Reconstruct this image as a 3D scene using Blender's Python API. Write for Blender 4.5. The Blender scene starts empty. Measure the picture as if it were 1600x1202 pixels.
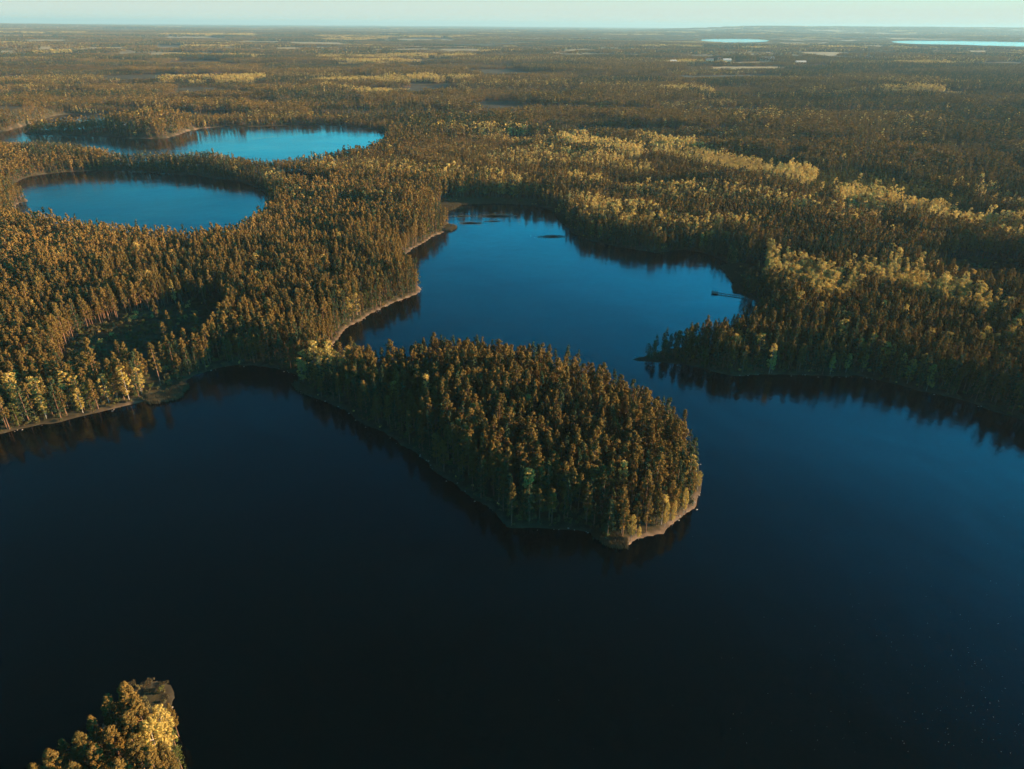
import bpy, bmesh, math, random
import numpy as np
from mathutils import Matrix, Vector

R = math.radians
rng = np.random.default_rng(7)
random.seed(7)
scene = bpy.context.scene

# ------------------------------------------------------------------ camera
CAM_H = 120.0
PITCH = R(27.5)
ROLL = R(0.42)
FPX = 1081.0                       # focal length in pixels of the 1600 px wide picture
cam_d = bpy.data.cameras.new("camera")
cam_d.sensor_width = 36.0
cam_d.lens = 36.0 * FPX / 1600.0
cam_d.clip_start = 1.0
cam_d.clip_end = 90000.0
cam = bpy.data.objects.new("camera", cam_d)
scene.collection.objects.link(cam)
Fv = Vector((0, math.cos(PITCH), -math.sin(PITCH)))
r0 = Vector((1, 0, 0)); u0 = Vector((0, math.sin(PITCH), math.cos(PITCH)))
Rv = r0 * math.cos(ROLL) + u0 * math.sin(ROLL)
Uv = -r0 * math.sin(ROLL) + u0 * math.cos(ROLL)
m = Matrix((( Rv.x, Uv.x, -Fv.x, 0), (Rv.y, Uv.y, -Fv.y, 0), (Rv.z, Uv.z, -Fv.z, CAM_H), (0, 0, 0, 1)))
cam.matrix_world = m
scene.camera = cam
FN, RN, UN = np.array(Fv), np.array(Rv), np.array(Uv)

def ground(px, py, z=0.0):
    d = FN * FPX + RN * (px - 800.0) - UN * (py - 601.0)
    t = (z - CAM_H) / d[2]
    return d[0] * t, d[1] * t

def project(x, y, z):
    x = np.asarray(x, float); y = np.asarray(y, float); z = np.asarray(z, float) - CAM_H
    dep = x * FN[0] + y * FN[1] + z * FN[2]
    dep = np.where(dep < 1, 1, dep)
    return (800 + FPX * (x * RN[0] + y * RN[1] + z * RN[2]) / dep,
            601 - FPX * (x * UN[0] + y * UN[1] + z * UN[2]) / dep)

# ------------------------------------------------------------------ sky and sun
SUN_EL, SUN_AZ = R(12.0), R(84.0)       # azimuth clockwise from the view direction (+Y)
world = bpy.data.worlds.new("World")
scene.world = world
world.use_nodes = True
wn = world.node_tree; wn.nodes.clear()
W = wn.nodes.new
sky = W('ShaderNodeTexSky'); sky.sky_type = 'NISHITA'; sky.sun_disc = False
sky.sun_elevation = SUN_EL; sky.sun_rotation = SUN_AZ
sky.altitude = 0; sky.air_density = 1.0; sky.dust_density = 0.6; sky.ozone_density = 3.0
hsv = W('ShaderNodeHueSaturation'); hsv.inputs['Saturation'].default_value = 1.45; hsv.inputs['Hue'].default_value = 0.485
tint = W('ShaderNodeMix'); tint.data_type = 'RGBA'; tint.blend_type = 'MULTIPLY'
tint.inputs[0].default_value = 1.0; tint.inputs[7].default_value = (0.02, 1.20, 1.22, 1)
# pale mint band of air low over the horizon
geo = W('ShaderNodeTexCoord'); sep = W('ShaderNodeSeparateXYZ')
mr = W('ShaderNodeMapRange'); mr.interpolation_type = 'SMOOTHERSTEP'
mr.inputs['From Min'].default_value = 0.0; mr.inputs['From Max'].default_value = 0.165
mr.inputs['To Min'].default_value = 1.0; mr.inputs['To Max'].default_value = 0.0
band = W('ShaderNodeMix'); band.data_type = 'RGBA'
band.inputs[7].default_value = (4.3, 5.0, 4.45, 1)
bg = W('ShaderNodeBackground'); bg.inputs['Strength'].default_value = 0.034
wo = W('ShaderNodeOutputWorld')
L = wn.links.new
fade = W('ShaderNodeMapRange'); fade.inputs['From Min'].default_value = .15; fade.inputs['From Max'].default_value = .76
fade.inputs['To Min'].default_value = 3.0; fade.inputs['To Max'].default_value = .14
fm = W('ShaderNodeVectorMath'); fm.operation = 'SCALE'
L(sep.outputs['Z'], fade.inputs['Value']); L(sky.outputs[0], hsv.inputs['Color']); L(hsv.outputs[0], fm.inputs[0]); side = W('ShaderNodeMapRange'); side.inputs['From Min'].default_value = -.55; side.inputs['From Max'].default_value = .6
side.inputs['To Min'].default_value = .36; side.inputs['To Max'].default_value = 1.75
fs_ = W('ShaderNodeMath'); fs_.operation = 'MULTIPLY'
L(sep.outputs['X'], side.inputs['Value']); L(side.outputs[0], fs_.inputs[0]); L(fade.outputs[0], fs_.inputs[1]); L(fs_.outputs[0], fm.inputs['Scale']); L(fm.outputs[0], tint.inputs[6])
L(geo.outputs['Generated'], sep.inputs[0]); L(sep.outputs['Z'], mr.inputs['Value'])
L(mr.outputs[0], band.inputs[0]); L(tint.outputs[2], band.inputs[6])
L(band.outputs[2], bg.inputs['Color']); L(bg.outputs[0], wo.inputs['Surface'])

sun_d = bpy.data.lights.new("sun", 'SUN'); sun_d.energy = 5.0; sun_d.angle = R(0.6)
sun_d.color = (1.0, 0.58, 0.28)
sun = bpy.data.objects.new("sun", sun_d); scene.collection.objects.link(sun)
sdir = Vector((math.sin(SUN_AZ) * math.cos(SUN_EL), math.cos(SUN_AZ) * math.cos(SUN_EL), math.sin(SUN_EL)))
sun.rotation_euler = sdir.to_track_quat('Z', 'Y').to_euler()

scene.view_settings.view_transform = 'Standard'
scene.view_settings.look = 'None'
scene.view_settings.exposure = 2.2
scene.view_settings.gamma = 1.0
cy = scene.cycles
cy.max_bounces = 4; cy.diffuse_bounces = 1; cy.glossy_bounces = 2; cy.transmission_bounces = 2
cy.volume_bounces = 0; cy.transparent_max_bounces = 4
cy.use_denoising = True; cy.caustics_reflective = False; cy.caustics_refractive = False

# ------------------------------------------------------------------ helpers
def tag(o, label=None, cat=None, group=None, kind=None):
    if label: o["label"] = label
    if cat: o["category"] = cat
    if group: o["group"] = group
    if kind: o["kind"] = kind
    return o

def link(o, parent=None):
    scene.collection.objects.link(o)
    if parent: o.parent = parent
    return o

def mesh_np(name, verts, faces, mats=(), mi=None, smooth=False):
    """verts (n,3), faces (m,k) with k constant"""
    me = bpy.data.meshes.new(name)
    verts = np.asarray(verts, np.float32); faces = np.asarray(faces, np.int32)
    n, k = faces.shape
    me.vertices.add(len(verts)); me.vertices.foreach_set("co", verts.ravel())
    me.loops.add(n * k); me.loops.foreach_set("vertex_index", faces.ravel())
    me.polygons.add(n)
    me.polygons.foreach_set("loop_start", np.arange(0, n * k, k, dtype=np.int32))
    me.polygons.foreach_set("loop_total", np.full(n, k, np.int32))
    for mt in mats: me.materials.append(mt)
    if mi is not None: me.polygons.foreach_set("material_index", np.asarray(mi, np.int32))
    me.update(calc_edges=True)
    if smooth: me.polygons.foreach_set("use_smooth", np.ones(n, bool))
    return me

def hash2(ix, iy, s=0):
    v = np.sin(ix * 127.1 + iy * 311.7 + s * 74.7) * 43758.5453
    return v - np.floor(v)

def vnoise(x, y, s=0):
    ix, iy = np.floor(x), np.floor(y)
    fx, fy = x - ix, y - iy
    fx = fx * fx * (3 - 2 * fx); fy = fy * fy * (3 - 2 * fy)
    a, b = hash2(ix, iy, s), hash2(ix + 1, iy, s)
    c, d = hash2(ix, iy + 1, s), hash2(ix + 1, iy + 1, s)
    return (a * (1 - fx) + b * fx) * (1 - fy) + (c * (1 - fx) + d * fx) * fy

def fbm(x, y, s=0, n=3):
    t = 0; a = 0.5; tot = 0
    for i in range(n):
        t = t + a * vnoise(x, y, s + i); tot += a; a *= 0.5; x = x * 2.03 + 11.3; y = y * 2.03 + 5.7
    return t / tot

# ------------------------------------------------------------------ shorelines
def P(l, z=0.0): return [ground(a, b, z) for a, b in l]

main_shore = P([(0,680),(50,669),(86,661),(150,648),(195,635),(240,625),(262,622),(275,616),(284,600),(303,585),(346,574),(389,571),(432,574),(462,584),(470,597),
    (465,608),(494,623),(537,645),(581,667),(625,691),(656,717),(686,741),(712,763),(756,792),(785,822),(800,829),(844,825),(887,826),(931,834),(948,849),(970,854),
    (997,849),(1040,831),(1071,809),(1093,785),(1101,762),(1099,742),(1086,716),(1062,688),(1028,660),(985,636),(930,613),(870,595),(800,580),(740,570),(690,566),
    (640,577),(600,580),(560,578),(530,568),(516,556),(522,538),(540,515),(564,498),(596,482),(624,470),(655,459),(658,446),(648,432),(634,418),(630,402),(645,388),
    (676,372),(693,363),(705,356),(700,346),(688,338),(684,326),(707,316),(750,314),(802,318),(840,322),(872,334),(878,346),(888,360),(908,372),(937,380),(966,386),(995,391),
    (1025,396),(1051,394),(1071,391),(1097,396),(1126,406),(1146,420),(1140,430),(1147,443),(1145,455),(1160,462),(1185,474),(1195,488),(1180,505),(1150,522),(1110,534),(1070,541),(1025,549),(1002,556),(980,564),
    (1025,566),(1083,574),(1112,581),(1150,588),(1185,589),(1217,588),(1300,588),(1350,590),(1383,597),(1416,608),(1450,616),(1483,620),(1516,630),(1549,642),(1600,659),(1720,705),(1900,790)])
main_shore += [(330.0, 60.0), (420.0, -60.0), (380.0, -300.0), (0.0, -420.0), (-380.0, -320.0), (-430.0, 0.0)] + P([(-500, 790), (-200, 716)])

lake_b = P([(24,286),(43,276),(86,270),(173,266),(225,269),(303,274),(367,283),(402,292),(418,306),(422,328),(410,352),(374,380),(320,389),(259,384),(173,376),(86,366),(42,356),(22,338),(26,324),(30,317),(45,317),(44,312),(34,307),(22,305),(18,297)])
lake_c = P([(604,213),(590,204),(550,198),(500,196),(450,196),(400,199),(345,198),(300,203),(280,211),(258,217),(240,217),(215,217),(197,217),(180,213),(120,212),(60,211),(40,212),(36,207),
    (60,204),(120,204),(180,203),(215,199),(235,190),(225,182),(200,179),(150,179),(95,179),(78,183),(62,189),(45,195),(25,201),(5,207),(-60,212),(-200,225),(-180,250),(-60,246),(30,240),(90,243),(140,241),(160,249),(200,259),(220,260.5),
    (250,260),(300,259),(350,262),(390,265),(405,270),(475,266),(500,260),(550,254),(590,240)])
far_a = P([(1092,60.6),(1200,61.2),(1204,67.8),(1096,67.2)])
far_b = P([(1388,63.5),(1500,64.0),(1640,67.0),(1700,69),(1700,77),(1600,74.6),(1500,71.2),(1400,70.0)])
islet = P([(20,1420),(30,1300),(70,1225),(125,1170),(165,1125),(200,1085),(222,1062),(262,1066),(278,1085),(264,1110),(272,1150),(288,1205),(312,1290),(320,1420)])
far_c = P([(700,70.5),(760,70.2),(790,71.6),(720,72.3)])

def chaikin(p, n=2):
    p = np.array(p)
    for _ in range(n):
        q = np.roll(p, -1, axis=0)
        a = p * 0.75 + q * 0.25; b = p * 0.25 + q * 0.75
        p = np.empty((len(a) * 2, 2)); p[0::2] = a; p[1::2] = b
    return p

def wobble(p, amp, scale):
    n = np.roll(p, -1, axis=0) - np.roll(p, 1, axis=0)
    n /= np.linalg.norm(n, axis=1)[:, None] + 1e-9
    w = (fbm(p[:, 0] / scale, p[:, 1] / scale, 3) - 0.5) * 2 * amp
    return p + np.stack([n[:, 1], -n[:, 0]], 1) * w[:, None]

LAKES = [("main", wobble(chaikin(main_shore), 2.2, 7.0)), ("b", wobble(chaikin(lake_b), 1.5, 12.0)), ("c", wobble(chaikin(lake_c), 2.5, 18.0)),
         ("fa", chaikin(far_a)), ("fb", chaikin(far_b)), ("fc", chaikin(far_c))]
ISLET = wobble(chaikin(islet), 0.8, 4.0)

def poly_sdf(poly, x, y, cap=300.0):
    """signed distance, positive outside the polygon, capped"""
    out = np.full(x.shape, cap)
    lo, hi = poly.min(0) - cap, poly.max(0) + cap
    sel = np.where((x > lo[0]) & (x < hi[0]) & (y > lo[1]) & (y < hi[1]))[0]
    a = poly; b = np.roll(poly, -1, axis=0); ab = b - a; l2 = (ab ** 2).sum(1) + 1e-9
    for s in range(0, len(sel), 20000):
        i = sel[s:s + 20000]
        px, py = x[i], y[i]
        dmin = np.full(len(i), 1e18); ins = np.zeros(len(i), bool)
        for k in range(len(a)):
            dx, dy = px - a[k, 0], py - a[k, 1]
            t = np.clip((dx * ab[k, 0] + dy * ab[k, 1]) / l2[k], 0, 1)
            dd = (dx - t * ab[k, 0]) ** 2 + (dy - t * ab[k, 1]) ** 2
            np.minimum(dmin, dd, out=dmin)
            c = (a[k, 1] > py) != (b[k, 1] > py)
            if c.any():
                xx = a[k, 0] + (py - a[k, 1]) * ab[k, 0] / (ab[k, 1] if ab[k, 1] != 0 else 1e-9)
                ins ^= c & (px < xx)
        d = np.sqrt(dmin)
        out[i] = np.minimum(np.where(ins, -d, d), cap)
    return out

def land_dist(x, y):
    """positive inland, negative over water"""
    x = np.asarray(x, float); y = np.asarray(y, float)
    d = np.full(x.shape, 300.0)
    for _, p in LAKES: d = np.minimum(d, poly_sdf(p, x, y))
    return np.maximum(d, -poly_sdf(ISLET, x, y))

def sstep(a, b, x):
    t = np.clip((x - a) / (b - a), 0, 1); return t * t * (3 - 2 * t)

HILLS = [ground(1330, 62)]
KNOLLS = [(*ground(255, 206), 45, 11), (*ground(150, 213), 55, 4), (*ground(70, 250), 90, 8), (*ground(0, 190), 110, 16), (*ground(330, 268), 60, 4), (*ground(660, 350), 60, 4), (*ground(800, 640), 35, 3)]
def height(x, y, d):
    r = np.hypot(x, y)
    z = np.where(d < 0, np.maximum(d * 0.3, -3.0), np.minimum(d * 0.09, 0.9))
    roll = fbm(x / 260, y / 260, 21, 3) * 5.0
    fl = np.full(x.shape, 3000.0)
    for p_ in (LAKES[3][1], LAKES[4][1], LAKES[5][1]): fl = np.minimum(fl, poly_sdf(p_, x, y, 3000.0))
    far = fbm(x / 1700, y / 1700, 40, 3) * 26.0 * sstep(1800, 9000, r) * sstep(150, 3000, fl)
    inl = sstep(15, 220, d)
    z = z + (roll + far) * inl
    ang = np.arctan2(x, np.maximum(y, 1)) 
    hill = 95.0 * np.exp(-((y - 17000) / 3500) ** 2) * sstep(R(7), R(19), ang) 
    hill2 = 40.0 * np.exp(-((y - 15000) / 4000) ** 2) * sstep(R(-20), R(-34), ang)
    for hx, hy, rad_, hh in KNOLLS: z = z + hh * np.exp(-((x - hx) ** 2 + (y - hy) ** 2) / rad_ ** 2) * sstep(1, 22, d)
    return z + hill + hill2

# open ground in the woods: (pixel polygon of the ground)
CLEAR = [P([(108,606),(98,570),(122,526),(215,496),(330,470),(362,490),(352,530),(312,570),(240,592),(160,618)]),
         P([(1420,414),(1500,409),(1580,416),(1600,440),(1600,466),(1540,468),(1480,455),(1430,440)]),
         P([(545,122),(580,121),(592,125),(560,126.5)]),
         P([(840,176),(985,176),(985,179),(840,179)]), P([(500,172),(690,178),(690,182),(500,178)]), P([(900,204),(1060,208),(1060,213),(900,210)]),
         P([(1486,222),(1492,222),(1522,300),(1514,300)])]
CLEAR = [np.array(c) for c in CLEAR]
def clear_dist(x, y):
    d = np.full(np.shape(x), 300.0)
    for c in CLEAR: d = np.minimum(d, poly_sdf(c, x, y))
    return d
FIELDS = [np.array(P(c)) for c in ([(1075,107),(1235,106),(1300,104),(1290,110),(1150,113),(1060,112)], [(1090,100),(1200,99),(1240,102),(1100,104)], [(40,66),(90,65),(110,68),(50,69)],
          [(430,66),(560,70),(540,73),(420,69)], [(150,96),(240,98),(230,101),(150,99)], [(540,119),(590,122),(595,126),(550,123)], [(1330,94),(1400,93),(1420,96),(1340,97)])]

# ------------------------------------------------------------------ materials
def mat_new(name):
    mt = bpy.data.materials.new(name); mt.use_nodes = True
    nt = mt.node_tree; nt.nodes.clear()
    out = nt.nodes.new('ShaderNodeOutputMaterial')
    return mt, nt, out

def foliage_mat(name, c1, c2, c3, transl=0.15):
    mt, nt, out = mat_new(name)
    oi = nt.nodes.new('ShaderNodeObjectInfo')
    at = nt.nodes.new('ShaderNodeAttribute'); at.attribute_name = 'tone'
    ad = nt.nodes.new('ShaderNodeMath'); ad.operation = 'ADD'
    ramp = nt.nodes.new('ShaderNodeValToRGB')
    ramp.color_ramp.elements[0].color = (*c1, 1); ramp.color_ramp.elements[1].color = (*c3, 1)
    e = ramp.color_ramp.elements.new(0.5); e.color = (*c2, 1)
    st_ = nt.nodes.new('ShaderNodeAttribute'); st_.attribute_type = 'INSTANCER'; st_.attribute_name = 'stand'
    rs = nt.nodes.new('ShaderNodeMath'); rs.operation = 'MULTIPLY_ADD'; rs.inputs[1].default_value = .5
    nt.links.new(oi.outputs['Random'], rs.inputs[0]); nt.links.new(st_.outputs['Fac'], rs.inputs[2])
    ping = nt.nodes.new('ShaderNodeMath'); ping.operation = 'PINGPONG'; ping.inputs[1].default_value = 1.0
    nt.links.new(rs.outputs[0], ad.inputs[0]); nt.links.new(at.outputs['Fac'], ad.inputs[1])
    nt.links.new(ad.outputs[0], ping.inputs[0]); nt.links.new(ping.outputs[0], ramp.inputs[0])
    di = nt.nodes.new('ShaderNodeBsdfDiffuse'); tr = nt.nodes.new('ShaderNodeBsdfTranslucent')
    mx = nt.nodes.new('ShaderNodeMixShader'); mx.inputs[0].default_value = transl
    nt.links.new(ramp.outputs[0], di.inputs[0]); nt.links.new(ramp.outputs[0], tr.inputs[0])
    nt.links.new(di.outputs[0], mx.inputs[1]); nt.links.new(tr.outputs[0], mx.inputs[2])
    nt.links.new(mx.outputs[0], out.inputs[0])
    return mt

def flat_mat(name, c, rough=0.85, noise=0.0, scale=2.0, c2=None):
    mt, nt, out = mat_new(name)
    b = nt.nodes.new('ShaderNodeBsdfPrincipled'); b.inputs['Roughness'].default_value = rough
    b.inputs['Specular IOR Level'].default_value = 0.2
    if c2:
        tc = nt.nodes.new('ShaderNodeTexCoord'); n = nt.nodes.new('ShaderNodeTexNoise'); n.inputs['Scale'].default_value = scale; n.inputs['Detail'].default_value = 5
        rp = nt.nodes.new('ShaderNodeValToRGB'); rp.color_ramp.elements[0].position = .35; rp.color_ramp.elements[1].position = .65
        rp.color_ramp.elements[0].color = (*c, 1); rp.color_ramp.elements[1].color = (*c2, 1)
        nt.links.new(tc.outputs['Object'], n.inputs['Vector']); nt.links.new(n.outputs[0], rp.inputs[0]); nt.links.new(rp.outputs[0], b.inputs['Base Color'])
    else:
        b.inputs['Base Color'].default_value = (*c, 1)
    nt.links.new(b.outputs[0], out.inputs[0])
    return mt

M_PINE = foliage_mat("pine_needles", (.074,.058,.019), (.130,.087,.026), (.205,.133,.040))
M_SPRUCE = foliage_mat("spruce_needles", (.030,.046,.024), (.042,.056,.027), (.062,.066,.030))
M_BIRCH = foliage_mat("birch_leaves", (.30,.23,.06), (.41,.31,.09), (.54,.41,.13), 0.3)
M_GREEN = foliage_mat("young_leaves", (.055,.07,.022), (.075,.085,.026), (.11,.11,.035), 0.25)
M_BARK = flat_mat("pine_bark", (.09,.052,.034), c2=(.16,.09,.055), scale=1.5)
M_WBARK = flat_mat("birch_bark", (.34,.30,.25), c2=(.10,.085,.07), scale=1.2)
M_SHRUB = foliage_mat("shrub_leaves", (.06,.065,.03), (.09,.08,.035), (.13,.10,.045))
M_REED = foliage_mat("reed_stems", (.06,.055,.035), (.08,.07,.042), (.11,.09,.05))

# ground
gm, nt, out = mat_new("ground_soil")
at = nt.nodes.new('ShaderNodeAttribute'); at.attribute_name = 'soil'
tc = nt.nodes.new('ShaderNodeTexCoord')
n1 = nt.nodes.new('ShaderNodeTexNoise'); n1.inputs['Scale'].default_value = 0.35; n1.inputs['Detail'].default_value = 6
n2 = nt.nodes.new('ShaderNodeTexNoise'); n2.inputs['Scale'].default_value = 0.03; n2.inputs['Detail'].default_value = 4
ml = nt.nodes.new('ShaderNodeMath'); ml.operation = 'MULTIPLY'
mr2 = nt.nodes.new('ShaderNodeMapRange'); mr2.inputs['From Min'].default_value = .12; mr2.inputs['From Max'].default_value = .4; mr2.inputs['To Min'].default_value = .55; mr2.inputs['To Max'].default_value = 1.5
vm = nt.nodes.new('ShaderNodeVectorMath'); vm.operation = 'SCALE'
b = nt.nodes.new('ShaderNodeBsdfPrincipled'); b.inputs['Roughness'].default_value = .95; b.inputs['Specular IOR Level'].default_value = .1
bp = nt.nodes.new('ShaderNodeBump'); bp.inputs['Strength'].default_value = .6; bp.inputs['Distance'].default_value = .5
for n in (n1, n2): nt.links.new(tc.outputs['Object'], n.inputs['Vector'])
nt.links.new(n1.outputs[0], ml.inputs[0]); nt.links.new(n2.outputs[0], ml.inputs[1]); nt.links.new(ml.outputs[0], mr2.inputs[0])
nt.links.new(at.outputs['Color'], vm.inputs[0]); nt.links.new(mr2.outputs[0], vm.inputs['Scale'])
nt.links.new(vm.outputs[0], b.inputs['Base Color']); nt.links.new(n1.outputs[0], bp.inputs['Height']); nt.links.new(bp.outputs[0], b.inputs['Normal'])
nt.links.new(b.outputs[0], out.inputs[0])
M_GROUND = gm

# water
wm, nt, out = mat_new("lake_water")
b = nt.nodes.new('ShaderNodeBsdfPrincipled')
b.inputs['Base Color'].default_value = (.0001, .0009, .0016, 1); b.inputs['IOR'].default_value = 1.333
tc = nt.nodes.new('ShaderNodeTexCoord')
# breeze patches make the surface rougher here and there
n0 = nt.nodes.new('ShaderNodeTexNoise'); n0.inputs['Scale'].default_value = .012; n0.inputs['Detail'].default_value = 4; n0.inputs['Distortion'].default_value = .6
mr3 = nt.nodes.new('ShaderNodeMapRange'); mr3.inputs['From Min'].default_value = .38; mr3.inputs['From Max'].default_value = .66
mr3.inputs['To Min'].default_value = .07; mr3.inputs['To Max'].default_value = .17
nw = nt.nodes.new('ShaderNodeTexNoise'); nw.inputs['Scale'].default_value = 1.1; nw.inputs['Detail'].default_value = 3
nw2 = nt.nodes.new('ShaderNodeTexNoise'); nw2.inputs['Scale'].default_value = .16; nw2.inputs['Detail'].default_value = 2
ad = nt.nodes.new('ShaderNodeMath'); ad.operation = 'MULTIPLY_ADD'; ad.inputs[1].default_value = 2.5
bp = nt.nodes.new('ShaderNodeBump'); bp.inputs['Strength'].default_value = .6; bp.inputs['Distance'].default_value = .05
for n in (n0, nw, nw2): nt.links.new(tc.outputs['Object'], n.inputs['Vector'])
nw3 = nt.nodes.new('ShaderNodeTexNoise'); nw3.inputs['Scale'].default_value = .018; nw3.inputs['Detail'].default_value = 3; nw3.inputs['Distortion'].default_value = .4
nt.links.new(tc.outputs['Object'], nw3.inputs['Vector'])
ad2 = nt.nodes.new('ShaderNodeMath'); ad2.operation = 'MULTIPLY_ADD'; ad2.inputs[1].default_value = 16.0
nt.links.new(nw3.outputs[0], ad2.inputs[0]); nt.links.new(ad.outputs[0], ad2.inputs[2])
nt.links.new(nw2.outputs[0], ad.inputs[0]); nt.links.new(nw.outputs[0], ad.inputs[2]); nt.links.new(ad2.outputs[0], bp.inputs['Height'])
nt.links.new(n0.outputs[0], mr3.inputs[0]); nt.links.new(mr3.outputs[0], b.inputs['Roughness']); nt.links.new(bp.outputs[0], b.inputs['Normal'])
nt.links.new(b.outputs[0], out.inputs[0])
M_WATER = wm

# ------------------------------------------------------------------ ground sheet (polar grid round the drone's foot)
GR = 36000.0
NR, = (660,)
rad = np.concatenate([[0.0], 30 * (GR / 30) ** (np.arange(NR) / (NR - 1))])
angs = np.concatenate([np.linspace(-52, 52, 560), np.linspace(52, 308, 90)[1:-1]])
angs = np.radians(angs)
A_, R_ = np.meshgrid(angs, rad)
gx = (R_ * np.sin(A_)).ravel(); gy = (R_ * np.cos(A_)).ravel()
gd = land_dist(gx, gy)
gz = height(gx, gy, gd)
NA = len(angs)
ii = np.arange(len(rad) - 1)[:, None] * NA; jj = np.arange(NA)[None, :]; j2 = (jj + 1) % NA
gf = np.stack([ii + jj, ii + j2, ii + NA + j2, ii + NA + jj], -1).reshape(-1, 4)
gcd = clear_dist(gx, gy)
gfd = np.full(gx.shape, 300.0)
for c in FIELDS: gfd = np.minimum(gfd, poly_sdf(c, gx, gy))
px_, py_ = project(gx, gy, gz)
col = np.empty((len(gx), 4)); col[:] = (.045, .040, .022, 1)
def mixc(mask, c):
    mask = mask[:, None]; col[:, :3] = col[:, :3] * (1 - mask) + np.array(c) * mask
mixc((gcd < 0) * 1.0, (.075, .06, .032))
mixc((gfd < 0) * 1.0, (.24, .205, .11))
mixc(sstep(.535, .59, fbm(gx / 700, gy / 420, 77)) * sstep(2600, 3600, np.hypot(gx, gy)), (.24, .2, .11))
mixc(sstep(2.6, 1.0, gd) * .6, (.07, .055, .036))                          # washed strip at the waterline
def near_px(pts, rad_):
    m_ = np.zeros(gx.shape)
    for a, b_ in zip(pts[:-1], pts[1:]):
        ax, ay = a; bx, by = b_; t = np.clip(((px_ - ax) * (bx - ax) + (py_ - ay) * (by - ay)) / ((bx - ax) ** 2 + (by - ay) ** 2), 0, 1)
        m_ = np.maximum(m_, sstep(rad_, rad_ * .5, np.hypot(px_ - ax - t * (bx - ax), py_ - ay - t * (by - ay))))
    return m_
sandy = np.maximum(near_px([(512,556),(522,538),(564,498),(624,470),(656,458)], 14), near_px([(960,855),(1040,831),(1093,785)], 22))
sandy = np.maximum(sandy, near_px([(200,221),(260,216),(300,202),(330,197)], 6)); sandy = np.maximum(sandy, near_px([(10,330),(24,312),(45,314)], 12))
sandy = np.maximum(sandy, near_px([(0,206),(60,189)], 3)); sandy = np.maximum(sandy, near_px([(640,392),(705,356)], 9))
sandy = np.maximum(sandy, near_px([(160,640),(270,618)], 10) * .5)
mixc(sandy * sstep(1.9, .9, gd) * (gd > -3), (.17, .12, .082))
gme = mesh_np("ground", np.stack([gx, gy, gz], 1), gf[:, ::-1], [M_GROUND], smooth=True)
ca = gme.attributes.new("soil", 'FLOAT_COLOR', 'POINT'); ca.data.foreach_set("color", col.astype(np.float32).ravel())
tag(link(bpy.data.objects.new("ground", gme)), "brown forest floor with washed strips of shore", "ground", kind="structure")

# ------------------------------------------------------------------ lakes: each sheet runs a little under its banks
LAKE_LABELS = {"main": "wide dark blue lake winding round the wooded peninsula", "b": "oval bright blue lake inside the woods with a sandy spit",
    "c": "long blue lake behind the oval lake, reaching round a wooded headland", "fa": "short pale streak of lake under the horizon",
    "fb": "long pale streak of lake under the horizon at the picture's edge", "fc": "faint thin sliver of water far off in the woods"}
for key, p in LAKES:
    sd_ = poly_sdf(p, gx, gy)
    if key == "main": sd_ = np.maximum(sd_, -poly_sdf(ISLET, gx, gy))
    fk = gf[(sd_[gf] < 0).any(1)]
    us, inv = np.unique(fk, return_inverse=True); inv = inv.reshape(fk.shape)
    me = mesh_np("lake", np.stack([gx[us], gy[us], 0 * gx[us]], 1), inv[:, ::-1], [M_WATER], smooth=True)
    o = link(bpy.data.objects.new("lake", me)); tag(o, LAKE_LABELS[key], "lake", kind="structure")

# ------------------------------------------------------------------ trees
def leaf_cloud(cs, rc, per, size, r_, up=0.35, centre=None):
    """small kite-shaped leaf tufts spread through clumps; returns verts, faces"""
    n = len(cs) * per
    c = np.repeat(cs, per, axis=0); rr = np.repeat(rc, per)
    d = r_.normal(size=(n, 3)); d /= np.linalg.norm(d, axis=1)[:, None]
    pos = c + d * (rr * r_.uniform(.35, 1, n) ** .6)[:, None] * np.array([1, 1, .8])
    nrm = d * .9 + r_.normal(size=(n, 3)) * .3 + np.array([0, 0, up])
    nrm /= np.linalg.norm(nrm, axis=1)[:, None]
    t = np.cross(nrm, r_.normal(size=(n, 3))); t /= np.linalg.norm(t, axis=1)[:, None] + 1e-9
    s = np.cross(nrm, t)
    sz = size * r_.uniform(.6, 1.35, n)[:, None]
    v = np.stack([pos - t * sz, pos + s * sz * .6, pos + t * sz * .9, pos - s * sz * .6], 1).reshape(-1, 3)
    f = np.arange(n * 4).reshape(-1, 4)
    return v, f

def tube(path, radii, k=6):
    v = []; f = []
    for i, (p, r) in enumerate(zip(path, radii)):
        for j in range(k):
            a = 2 * math.pi * j / k; v.append((p[0] + r * math.cos(a), p[1] + r * math.sin(a), p[2]))
    for i in range(len(path) - 1):
        for j in range(k):
            f.append((i * k + j, i * k + (j + 1) % k, (i + 1) * k + (j + 1) % k, (i + 1) * k + j))
    return np.array(v), np.array(f)

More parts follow.
